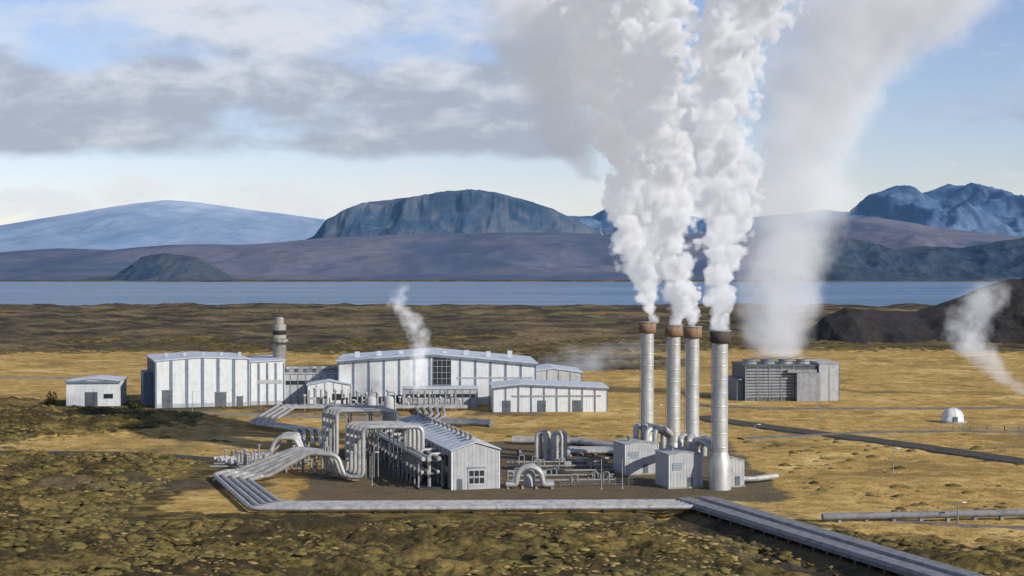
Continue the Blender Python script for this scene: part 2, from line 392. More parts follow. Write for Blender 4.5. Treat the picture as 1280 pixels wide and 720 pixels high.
g.lathe('railing',DARK,[(3.2,21.2),(3.25,21.25),(3.2,21.35)],seg=20,cap=False)
g.lathe('head',CONC,[(1.5,26),(1.5,28),(1.2,28.4)],seg=16); g.tube('mast',DARK,[(0,0,28),(0,0,31.5)],.12,seg=6)
g.lathe('windows',GLASS,[(2.32,22.5),(2.32,24)],seg=20,cap=False)
g.done()
g=Group('control_building',(-76,530,0),R(6))
g.box('walls',GREY,0,20,0,18,0,9.8); g.box('roof',GROOF,-.3,20.3,-.3,18.3,9.8,10.2)
g.box('window_band',GLASS,1,19,-.08,.0,6.3,7.6); facade(g,0,20,0,0,lambda x:9.8,2.5,mat=STRIP,w=.25)
for k in range(6): g.box('roof_plant',STEEL,2+k*3,3.6+k*3,3,6,10.2,11.6+.5*(k%2))
g.tube('roof_duct',ALU,[(1,8,11.2),(19,8,11.2)],.7)
g.done()
g=Group('switchgear_building',(-66.5,520,0),R(6))
pr=[(0,6.8),(7,8.2),(14,6.8)]
gable(g,0,14,0,10,pr,WHITE,ROOF); facade(g,0,14,0,0,pf(pr),2.8,w=.2); g.box('door',DGREY,3,5,-.14,0,0,3); g.box('window',GLASS,8,12,-.14,0,2,4)
g.done()
g=Group('power_station_building',(-57,524,0),R(3))
pr=[(0,14.4),(31,16.6),(65,13.4)]
gable(g,0,65,0,38,pr,WHITE,ROOF,over=.6)
facade(g,0,65,0,0,pf(pr),5.0,w=.75); ribs(g,0,65,0,0,pf(pr),1.0)
g.prism('fascia',STRIP,[(-.5,13.7),(31,15.9),(65.5,12.7),(65.5,13.3),(31,16.5),(-.5,14.3)],-.72,-.62)
g.prism('glazing',GLASS,[(31,5),(31,15.6),(37,15.0),(37,5)],-.2,-.14)
for k in range(5): g.box('mullion',GREY,31+k*1.5-.05,31+k*1.5+.05,-.28,-.2,5,15)
for k in range(5): g.box('mullion',GREY,31.07,36.93,-.26,-.21,6.6+k*2,6.70+k*2)
g.box('glazing_low',GLASS,1,30,-.2,-.13,.8,2.8)
for x in (42,50,58): g.box('door',DGREY,x,x+2.6,-.2,-.13,0,4)
g.box('high_windows',GREY,39,64,-.18,-.13,8.7,9.1)
for k in range(8): g.box('roof_vent',ROOF,5+k*7.3,6.6+k*7.3,10,12,14.8,17+.2*(k%3))
g.done()
g=Group('workshop_annex_building',(-6,499,0),R(3))
pr=[(0,7.6),(9,8.6),(36,7.4)]
gable(g,0,36,0,20,pr,WHITE,ROOF); facade(g,0,36,0,0,pf(pr),4,w=.5); ribs(g,0,36,0,0,pf(pr),1)
g.prism('fascia',STRIP,[(-.4,7.1),(9,8.1),(36.4,6.9),(36.4,7.3),(9,8.5),(-.4,7.5)],-.5,-.42)
g.box('window_band',MGREY,6,34,-.16,-.1,4.7,5.2)
for x in (3,14,25): g.box('door',DGREY,x,x+2.6,-.18,-.1,0,3.6)
g.done()
g=Group('storage_building',(4,548,0),R(3))
pr=[(0,9),(10,10.4),(20,9)]
gable(g,0,20,0,24,pr,GREY,ROOF); facade(g,0,20,0,0,pf(pr),4,w=.3); g.box('door',DGREY,8,12,-.18,0,0,5)
g.done()
g=Group('steam_supply_hall_building',(-35,512,0),R(3))
g.box('walls',GREY,0,24,0,9,0,6.2); g.box('roof',ROOF,-.3,24.3,-.3,9.3,6.2,6.6)
facade(g,0,24,0,0,lambda x:6.2,2.4,w=.25); g.box('window_band',GLASS,1,23,-.08,0,3.5,4.6)
g.done()

g=Group('separator_station_building',(-7.4,325,0),RT)
pr=[(-5,7.9),(0,9.5),(5,7.9)]
gable(g,-5,5,0,61,pr,GREY,ROOF,over=.35,th=.22)
ribs(g,-5,5,0,0,pf(pr),.8,mat=GREY)
g.box('corner_trim',WHITE,-5.08,-4.8,-.1,.1,0,7.7); g.box('corner_trim',WHITE,4.8,5.08,-.1,.1,0,7.7)
g.box('roller_door',GREY,-1.6,1.9,-.14,0,0,4.2); g.box('door_frame',STRIP,-1.8,2.1,-.12,.0,4.2,4.5)
for k in range(4): g.box('roller_slats',MGREY,-1.55,1.85,-.17,-.13,.6+k*.9,.75+k*.9)
for k in range(3):
    for j in range(2): g.box('window',GLASS,-1.35+k*1.1,-.45+k*1.1,-.18,-.145,1.2+j*1.5,2.3+j*1.5)
g.box('side_door',DGREY,-3.9,-2.8,-.12,0,0,2.2)
for k in range(16):
    y=2+k*3.8
    g.box('wall_frames',STEEL,-5.25,-5.0,y-.18,y+.18,0,7.7); g.box('wall_frames',STEEL,5.0,5.25,y-.18,y+.18,0,7.7)
    g.box('wall_windows',GLASS,-5.07,-5.0,y+.5,y+3.2,4.4,6.6)
    g.box('right_panels',WHITE,5.0,5.06,y+.4,y+3.4,.6,7.2)
    g.prism('roof_ribs',GROOF,[(-5.3,8.1),(0,9.78),(5.3,8.1),(5.3,8.22),(0,9.9),(-5.3,8.22)],y-.1,y+.1)
for k in range(14):
    y=4+k*4.2
    g.lathe('ridge_vents',STEEL,[(.35,9.6),(.35,10.4),(.55,10.45),(.5,10.8)],0,y,seg=10)
g.done()
g=Group('pipe_rack',(-7.4,325,0),RT)
for k in range(15):
    y=3+k*4.0
    for x in (-11.2,-6.3): g.box('posts',STEEL,x-.15,x+.15,y-.15,y+.15,0,5.6)
    g.box('beams',STEEL,-11.5,-6.0,y-.12,y+.12,5.6,5.9); g.box('beams',STEEL,-11.4,-6.1,y-.1,y+.1,3.0,3.25)
    if k%2==0: g.tube('risers',ALU,[(-8.7,y+1.4,.3),(-8.7,y+1.4,6.9),(-5.4,y+1.4,6.9)],.38,fil=.8)
for x in (-10.6,-9.4,-7.3): g.tube('pipes',ALU,[(x,1,6.35),(x,58,6.35)],.42); g.tube('pipes',STEEL,[(x,2,3.6),(x,58,3.6)],.3)
g.box('walkway',DARK,-11.3,-6.2,2,60,.05,.35)
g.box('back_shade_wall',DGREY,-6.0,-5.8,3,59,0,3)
g.done()

# ------------------------------------------------------------------ pipe loops
g=Group('pipe_expansion_loop')
for i in range(5):
    y=336+2.1*i; lx=-31.2-1.05*i; rx=-18.8-1.05*i
    path=[(-13-.6*i,y+9,.9),(rx+.6,y+3,.9),(rx,y,.9),(rx,y,11.6),(lx,y-1,11.6),(lx,y-1,1.1),(lx-4,y,1.1),(lx-5.5,y,5.6),(lx-11.5,y+1,6.0),(-51.5-i*2,y+1,1.1),
          (-53-2.2*i,y+1,1.0),(-54.5-2.2*i,y-5,1.0),(-43.5-1.1*i,300-1.7*i,.9),(-39,299.5-1.7*i,.9),(35.2,301.6-1.7*i,.9)]
    g.tube('pipe_run',ALU,path,.48,fil=1.5)
    for x in (lx+3,rx-3.5): g.box('loop_posts',STEEL,x-.1,x+.1,y+.85,y+1.05,0,11)
for x in (-29.5,-25,-22): g.box('loop_beams',STEEL,x-.15,x+.15,334,346.5,10.7,11.0)
x=-37
while x<35:
    yy=300.2+(x+39)*.025
    g.box('pipe_supports',DARK,x-.2,x+.2,yy-8.2,yy+.6,0,.4); x+=6
g.done()
g=Group('pipe_expansion_loop')
for i in range(5):
    y=376+2.4*i; lx=-41.2-1.05*i; rx=-27-1.0*i
    g.tube('pipe_run',ALU,[(-64-1.2*i,360+2*i,1.1),(-59,368+2*i,1.1),(-57,y,1.1),(-55.5,y,5.0),(-51,y,5.0),(-49.5,y,1.1),(lx-1.5,y,1.1),(lx,y,1.1),(lx,y,11.4),(rx,y,11.4),(rx,y,1.2),(-26,y+8,1.2),(-20-2*i,y+100,1.2),(-22-2.2*i,506,1.2)],.48,fil=1.5)
for x in (-39,-34,-30.5):
    g.box('loop_beams',STEEL,x-.15,x+.15,375,388,10.5,10.8)
    for y in (375.2,381.5,387.2): g.box('loop_posts',STEEL,x-.15,x+.15,y-.15,y+.15,0,10.5)
g.done()
g=Group('valve_station')
rr=random.Random(3)
for i in range(44):
    x=-66+rr.random()*26; y=350+rr.random()*24; h=1.6+rr.random()*2.8
    g.tube('valve_stems',ALU if i%3 else STEEL,[(x,y,0),(x,y,h)],.18+.12*rr.random(),seg=8)
    g.lathe('hand_wheels',DARK if i%2 else ALU,[(.1,h),(.45,h+.05),(.45,h+.2),(.1,h+.25)],x,y,seg=10)
for i in range(3): g.tube('header_pipes',STEEL,[(-67,354+i*5,1.0),(-46,355+i*5,1.0)],.25)
g.done()
g=Group('steam_valve_rack',(0,0,0))
for i in range(30):
    x=-66+i*1.65+rr.random()*.6; y=503+rr.random()*6; h=3.2+rr.random()*3.4
    g.tube('vent_pipes',ALU if i%3 else STEEL,[(x,y,0),(x,y,h)],.25+.2*rr.random(),seg=8)
    if i%2: g.tube('vent_bends',ALU,[(x,y,h*.6),(x+1.7,y,h*.6),(x+1.7,y,0)],.3,fil=.6,seg=8)
    else: g.lathe('vent_caps',ALU,[(.3,h),(.6,h+.1),(.55,h+.6),(.2,h+.8)],x,y,seg=10)
for i in range(5): g.tube('header_pipes',ALU,[(-72,500+i*2.1,1.3),(-14,501+i*2.1,1.3)],.5)
for i in range(4): g.tube('feed_pipes',ALU,[(-68-2*i,500+2*i,1.4),(-68-2*i,450,1.4),(-52-2*i,430,1.4),(-47-2*i,393,1.4)],.45,fil=3)
g.done()
g=Group('storage_tank')
for i,x in enumerate((-44,-38.5)):
    g.lathe('shell',GREY,[(1.6,0),(1.6,4.0),(1.3,4.7),(.3,5.0)],x,500,seg=22); g.tube('outlet',ALU,[(x,500,4.8),(x,500,6.2),(x+2,500,6.2),(x+2,500,0)],.25,fil=.6,seg=8)
g.done()
g=Group('pipeline')
for i in range(3):
    g.tube('pipes',DUCT,[(-34,456+5*i,1.0),(-12,452+5*i,1.0),(-6,447+5*i,1.0)],.65,fil=2)
    for x in (-30,-22,-14): g.box('supports',CONC,x-.3,x+.3,455+5*i-1,455+5*i+1,0,.6)
g.done()
g=Group('pipeline')
for i in range(4):
    g.tube('pipes',ALU,[(8+1.6*i,374+1.2*i,.9),(14,384+2*i,.9),(24,384+2*i,.9),(32,362+2*i,.9)],.6,fil=2)
for i in range(3): g.tube('pipes',ALU,[(0,408+2.3*i,.9),(16,406+2.3*i,.9),(27,392+2*i,.9)],.7,fil=2)
for x in (2,8,14,20): g.box('supports',CONC,x-.3,x+.3,381,392,0,.35)
g.done()
g=Group('pipe_loop')
for i,(x,y) in enumerate(((6.6,372),(7.6,374.5),(10.4,372),(11.4,374.5))):
    g.tube('pipes',ALU,[(x-.9,y,0),(x-.9,y,6.6),(x+1.1,y,6.6),(x+1.1,y,0)],.45,fil=.98)
    g.box('footing',CONC,x-1.5,x+1.7,y-.6,y+.6,0,.35)
g.done()
g=Group('pipe_loop')
for j,yo in enumerate((0,1.7)):
    pts=[(-1.2,326+yo,.8),(.8,326+yo,.8)]+[(3.6+2.6*math.cos(math.pi-a*math.pi/8),326+yo,2.0+2.4*math.sin(a*math.pi/8)) for a in range(9)]+[(6.4,326+yo,.8),(8.6,326+yo,.8)]
    g.tube('pipes',ALU,pts,.55,fil=.4)
for x in (-.8,2.2,5.0,8.2): g.box('footing',CONC,x-.25,x+.25,325,329,0,.3)
g.lathe('vessel',GREY,[(1.2,0),(1.2,2.6),(.8,3.2),(.1,3.4)],3.6,329.5,seg=16)
g.done()
g=Group('yard_pipework')
for i in range(26):
    x=-1+rr.random()*24; y=330+rr.random()*46; h=.8+rr.random()*1.6
    g.tube('stubs',STEEL,[(x,y,0),(x,y,h),(x+1.2,y,h),(x+1.2,y,0)],.16,fil=.4,seg=7)
for i in range(5):
    y=334+i*8; g.tube('runs',STEEL,[(-1,y,.5),(10,y+1,.5),(22,y+2,.5)],.22,seg=8); g.box('valve_boxes',GREY,3+i*3,4.4+i*3,y+2,y+3.2,0,1.3)
g.done()
g=Group('pipeline')
def P2(s,q,z):
    p=PC+PD*s+PN*q; return (p[0],p[1],z)
for c in (-2.3,2.3):
    prof=[(-1.85,.55),(-1.85,1.15),(-1.35,1.6),(1.35,1.6),(1.85,1.15),(1.85,.55)]
    vs=[];ss=[-3+3.0*k for k in range(60)]
    for s in ss: vs+= [P2(s,c+a,b) for a,b in prof]
    n=6; fs=[]
    for i in range(len(ss)-1):
        for k in range(n):
            k2=(k+1)%n; fs.append((i*n+k,i*n+k2,(i+1)*n+k2,(i+1)*n+k))
    fs+= [tuple(range(n)),tuple(range(len(vs)-n,len(vs)))]
    g.add('duct_cladding',DUCT,vs,fs)
    for k in range(30):
        s=-3+6.0*k
        v=[]
        for ds in (-.05,.05): v+=[P2(s+ds,c+a*1.012,b+.02*(1 if b>1 else 0)) for a,b in prof]
        g.add('joint_bands',STEEL,v,[(i,(i+1)%6,(i+1)%6+6,i+6) for i in range(6)])
for k in range(45):
    s=-1+4.0*k
    a=[P2(s-.3,-4,0),P2(s+.3,-4,0),P2(s+.3,4,0),P2(s-.3,4,0)]
    v=[(p[0],p[1],-.8) for p in a]+[(p[0],p[1],.55) for p in a]
    g.add('supports',DARK,v,[(0,1,2,3),(4,5,6,7),(0,1,5,4),(1,2,6,5),(2,3,7,6),(3,0,4,7)])
g.done()
g=Group('pipeline')
z0=.9
g.tube('pipes',DUCT,[(55,283,z0),(75,285.5,z0),(100,289,z0),(170,298,z0)],.65,fil=4)
for k in range(22): g.box('supports',CONC,58+k*5-.3,58+k*5+.3,283.2+k*.66-.6,283.2+k*.66+.8,-.6,.3)
g.done()

# ------------------------------------------------------------------ stacks
STK=surf('stack_cladding',(.52,.52,.50),.5,metal=.5,var=.14,scale=.35)
def stack(x,y,cap,h=32.4,flare=False,r=1.5):
    g=Group('chimney_stack',(x,y,0))
    g.lathe('shaft',STK,[(r,0 if not flare else 7.6),(r,h-2.4)],seg=32)
    if flare: g.lathe('base_cone',STK,[(2.25,0),(2.25,5.4),(1.52,7.9)],seg=32)
    else: g.lathe('base_cone',STK,[(1.9,0),(1.9,4.4),(1.52,6.0)],seg=32)
    for k in range(8): g.lathe('bands',STK,[(r+.01,8.5+k*2.75),(r+.05,8.55+k*2.75),(r+.05,8.7+k*2.75),(r+.01,8.75+k*2.75)],seg=32,cap=False)
    g.lathe('cowl',cap,[(r+.02,h-2.7),(r+.55,h-2.5),(r+.55,h),(r+.35,h),(r+.3,h-.8)],seg=32,cap=False)
    g.lathe('cowl_rim',STEEL,[(r+.56,h-.35),(r+.64,h-.3),(r+.64,h-.05),(r+.56,h)],seg=32,cap=False)
    g.lathe('flue',BLACK,[(r+.3,h-.85),(r-.1,h-.86)],seg=32)  # near-black disc closing the stack mouth
    g.tube('ladder',STEEL,[(-r-.22,-.6,1),(-r-.22,-.6,h-2.8)],.06,seg=5); g.tube('ladder',STEEL,[(-r-.22,-.1,1),(-r-.22,-.1,h-2.8)],.06,seg=5)
    for k in range(44): g.box('rungs',STEEL,-r-.25,-r-.2,-.6,-.1,1.2+k*.64,1.25+k*.64)
    g.done()
stack(31.4,371,RUST,h=32.6); stack(36.1,357,RUST,r=1.5); stack(39.3,348,RUST,r=1.45); stack(42.3,325,RUSTD,flare=True,r=1.6)
def shed(x,y,w,d,h):
    g=Group('valve_house_shed',(x,y,0),RT)
    pr=[(0,h),(w/2,h+.5),(w,h)]
    gable(g,0,w,0,d,pr,GREY,GROOF,over=.15,th=.15); ribs(g,0,w,0,0,pf(pr),.7,mat=GREY)
    g.box('door',DGREY,w*.55,w*.55+1.1,-.1,0,0,2.2); g.box('louvre',STRIP,w*.1,w*.4,-.1,0,h*.55,h*.75)
    for k in range(4): g.box('louvre_blades',GREY,w*.1,w*.4,-.14,-.1,h*.55+k*h*.05,h*.55+k*h*.05+.1)
    for a in (0.,w): g.box('corner_trim',WHITE,a-.08,a+.08,-.12,.1,0,h-.1)
    g.box('plinth',CONC,-.3,w+.3,-.3,d+.3,0,.3)
    g.lathe('roof_vent',STEEL,[(.4,h),(.4,h+1.2),(.6,h+1.3),(.5,h+1.6)],w*.3,d*.5,seg=10)
    g.done()
shed(24.6,347,7.6,8,6.6); shed(32.0,325.5,7.2,8,6.9); shed(43.6,327.6,4.2,6,5.4)
g=Group('stack_ductwork')
for (sx,sy,bx,by) in ((31.4,371,28.5,356),(36.1,357,30.6,352),(39.3,348,36,333),(42.3,325,39,332)):
    for k in (-.9,.9):
        g.tube('ducts',ALU,[(bx+k,by,6),(bx+k,by,9.4),(bx+(sx-bx)*.45+k,by+(sy-by)*.45,9.4),(sx+k*.3,sy,7.0)],.65,fil=1.6)
g.tube('cross_duct',ALU,[(34.5,364,1),(34.5,364,8.6),(31.4,369,8.6)],.7)
g.tube('cross_duct',ALU,[(44.8,340,1),(44.8,340,8.2),(41,346,8.2),(40,347,6)],.75)
g.tube('cross_duct',ALU,[(47.2,333,1),(50,333,1),(56,338,1)],.6)
g.done()

# ------------------------------------------------------------------ cooling tower
g=Group('cooling_tower',(79,541,0),R(4))
g.box('walls',DGREY,0,25,0,22,0,11.6); g.box('roof',DGREY,-.3,25.3,-.3,22.3,11.6,12.1)
g.box('end_block_walls',GREY,25.05,32,-1,20,0,12.6); g.box('end_block_roof',GROOF,24.8,32.3,-1.3,20.3,12.6,12.95)
g.box('mid_block_walls',MGREY,17,25,-3,-.5,0,9.5)
for k in range(10): g.box('louvres',MGREY,.2,16.8,-.3,-.02,1.2+k*1.0,1.75+k*1.0)
for k in range(5): g.box('columns',MGREY,k*4.1-.12,k*4.1+.12,-.45,-.36,0,11.6)
for k in range(4): g.lathe('fan_shrouds',MGREY,[(2.6,12.1),(2.3,13.0),(2.6,13.8)],3.2+k*6.2,8,seg=20,cap=False)
g.box('side_lean_to',STRIP,-2.5,-.05,3,18,0,7.5); g.box('ducts',STEEL,14,24,-2,-.5,9.6,10.6)
facade(g,25.05,32,-1,0,lambda x:12.6,3.5,w=.12)
for k in range(12): g.tube('railing',DARK,[(k*2.2,-.2,12.1),(k*2.2,-.2,13.3)],.05,seg=5)
g.tube('railing',DARK,[(0,-.2,13.3),(24.5,-.2,13.3)],.06,seg=5)
g.done()

g=Group('wellhead_dome',(128.5,466,0))
g.lathe('dome',WHITE,[(3.1,0),(3.1,1.4)]+[(3.1*math.cos(a*math.pi/16),1.4+2.9*math.sin(a*math.pi/16)) for a in range(8)]+[(.05,4.3)],seg=28)
g.lathe('base_ring',CONC,[(4,0),(4,.4),(3.1,.42)],seg=28,cap=False)
for k in range(8):
    a=k*math.pi/4
    g.tube('ribs',STEEL,[(3.14*math.cos(b*math.pi/16)*math.cos(a),3.14*math.cos(b*math.pi/16)*math.sin(a),1.4+2.94*math.sin(b*math.pi/16)) for b in range(8)],.06,fil=.1,seg=5)
g.box('hatch',DGREY,-.6,.6,-3.25,-2.9,.4,1.9)
g.done()
def fence(path,step=4,h=1.5):
    g=Group('wire_fence')
    for a,b in zip(path[:-1],path[1:]):
        L=math.hypot(b[0]-a[0],b[1]-a[1]); n=max(1,int(L/step)); pv=None
        for i in range(n+1):
            x=a[0]+(b[0]-a[0])*i/n; y=a[1]+(b[1]-a[1])*i/n; z=hz(x,y)
            g.box('posts',WOOD,x-.09,x+.09,y-.09,y+.09,z-.2,z+h)
            if pv:
                for q in (.5,.95,1.4): g.tube('wires',STEEL,[(pv[0],pv[1],pv[2]+q),(x,y,z+q)],.035,seg=4)
            pv=(x,y,z)
    g.done()
fence([(112,440),(135,438),(165,446)]); fence([(10,328),(27,331)],2.5,1.8)
fence([(-150,505),(-122,503)],3)
def lamp(x,y,h=7):
    g=Group('street_lamp',(x,y,hz(x,y)))
    g.lathe('pole',STEEL,[(.13,0),(.08,h)],seg=8); g.tube('arm',STEEL,[(0,0,h-.05),(0,0,h+.3),(.9,-.2,h+.4)],.06,fil=.3,seg=6)
    g.box('lantern',WHITE,.7,1.5,-.35,-.05,h+.3,h+.48); g.box('footing',CONC,-.25,.25,-.25,.25,-.2,.15); g.done()
for p in ((-29,331,6.5),(18.2,325,6),(22.5,326,6),(84,352,5),(76,540,7),(-51,497,7),(40,440,7),(90,470,6),(79,283,3.5),(60,395,6),(-100,500,6),(-20,470,6)): lamp(*p)

# ------------------------------------------------------------------ roads
def ribbon(name,pts,w,mat,rise=.3):
    P=[]
    for a,b in zip(pts[:-1],pts[1:]):
        L=math.hypot(b[0]-a[0],b[1]-a[1]); n=max(1,int(L/5))
        for i in range(n): t=i/n; P.append((a[0]+(b[0]-a[0])*t,a[1]+(b[1]-a[1])*t))
    P.append(pts[-1]); P=np.array(P)
    for _ in range(6): P[1:-1]=(P[:-2]+2*P[1:-1]+P[2:])/4
    T=np.gradient(P,axis=0); T/=np.linalg.norm(T,axis=1)[:,None]; Nn=np.stack([-T[:,1],T[:,0]],1)
    wv=w*(1+.35*fbm(P[:,0]/9,P[:,1]/9,4.,3))
    X=[];Y=[]
    for o,e in ((-.5,-1.5),(-.5,0),(.5,0),(.5,1.5)): Q=P+Nn*(o*wv+e)[:,None]; X.append(Q[:,0]); Y.append(Q[:,1])
    X=np.array(X).T;Y=np.array(Y).T
    hc=height(P[:,0],P[:,1])
    for _ in range(8): hc[1:-1]=(hc[:-2]+2*hc[1:-1]+hc[2:])/4
    Z=np.stack([hc-.6,hc+rise,hc+rise,hc-.6],1)
    return grid_mesh(name,X,Y,Z,mat,smooth=False)
ribbon('road',[(56,482),(72,455),(90,425),(118,370),(140,335)],8,TRACK)
ribbon('road',[(-260,398),(-150,392),(-100,384),(-66,373)],3.5,TRACK)
ribbon('road',[(-420,668),(-250,668),(-160,650),(-150,560),(-140,505),(-100,494),(-60,486),(-20,470)],5,ASPH)
ribbon('road',[(60,520),(75,505),(130,505),(240,520)],4,GRAVEL)
ribbon('road',[(60,420),(100,438),(180,432)],3,GRAVEL)
ribbon('road',[(60,288),(90,277),(150,280)],2.5,GRAVEL,.1)

# ------------------------------------------------------------------ tussocks
def tussocks(name,n,mat,yr,smin,smax,seed,cl=12):
    base=[];bf=[];seg=7
    for j,(r,z) in enumerate(((1.,-.25),(.92,.3),(.5,.78))):
        for k in range(seg):
            a=2*math.pi*(k+.5*(j%2))/seg; base.append((r*math.cos(a),r*math.sin(a),z))
    base.append((0,0,1.))
    for j in range(2):
        for k in range(seg): k2=(k+1)%seg; bf.append((j*seg+k,j*seg+k2,(j+1)*seg+k2,(j+1)*seg+k))
    for k in range(seg): bf.append((2*seg+k,2*seg+(k+1)%seg,3*seg))
    base=np.array(base); nb=len(base)
    y=yr[0]+(yr[1]-yr[0])*rng.rand(n*5); x=(rng.rand(n*5)*2-1)*y*.34
    gz,lz,yz=zones(x,y); s,q=sq(x,y)
    keep=(gz<.5)|(rng.rand(n*5)<.10)
    keep&=~((np.abs(q)<6)&(s>-10)); keep&=~((x>-72)&(x<60)&(y>284)&(y<425))
    keep&=(fbm(x/cl,y/cl,seed,3)+.35*fbm(x/40,y/40,seed+2,2))>(.12+.3*(rng.rand(n*5)-.5))
    x=x[keep][:n]; y=y[keep][:n]; n=len(x); z=height(x,y)
    sc=smin+(smax-smin)*rng.rand(n)**3.0
    V=base[None]*sc[:,None,None]*np.stack([1+1.2*rng.rand(n),.8+.9*rng.rand(n),.35+.35*rng.rand(n)],1)[:,None,:]
    V*=(1+.5*(rng.rand(n,nb,1)-.5)); V+=np.stack([x,y,z],1)[:,None,:]
    F=[tuple(i+nb*k for i in f) for k in range(n) for f in bf]
    me=bpy.data.meshes.new(name); me.from_pydata(V.reshape(-1,3).tolist(),[],F); me.materials.append(mat)
    me.polygons.foreach_set('use_smooth',[True]*len(F))
    o=bpy.data.objects.new(name,me); scene.collection.objects.link(o)
TM=surf('tussock_moss',(.15,.12,.042),.95,var=.3,scale=.2,streak=False,col2=(.035,.029,.013),spec=.1)
tussocks('moss_tussocks',9000,TM,(222,430),.16,1.0,8.8,16)
TG=surf('dry_grass_clumps',(.28,.21,.08),.95,var=.3,scale=.2,streak=False,col2=(.12,.09,.035),spec=.1)
tussocks('grass_clumps',6000,TG,(222,560),.12,.5,3.1,22)
SH=surf('shrub_foliage',(.075,.07,.025),.95,scale=1,streak=False,col2=(.02,.022,.01),spec=.1)
def shrub(x,y,w,h):
    vs=[];fs=[]; z0=hz(x,y)
    for i in range(900):
        a=rr.random()*6.28; b=rr.random()**.5; c=rr.random()
        p=Vector((x+w*b*math.cos(a)*math.sqrt(max(0,1-c*c*.8)),y+w*b*math.sin(a)*.7,z0+h*c*(.8+.3*math.sin(a*3))))
        d1=Vector((rr.uniform(-1,1),rr.uniform(-1,1),rr.uniform(-1,1)))*.45; d2=Vector((rr.uniform(-1,1),rr.uniform(-1,1),rr.uniform(-1,1)))*.45
        k=len(vs); vs+=[p,p+d1,p+d2]; fs.append((k,k+1,k+2))
    me=bpy.data.meshes.new('leaves'); me.from_pydata(vs,[],fs); me.materials.append(SH)
    o=bpy.data.objects.new('shrub',me); scene.collection.objects.link(o)
shrub(-149,517,2.4,5); shrub(-147.5,512,2,3); shrub(-120,508,2.5,2.5)

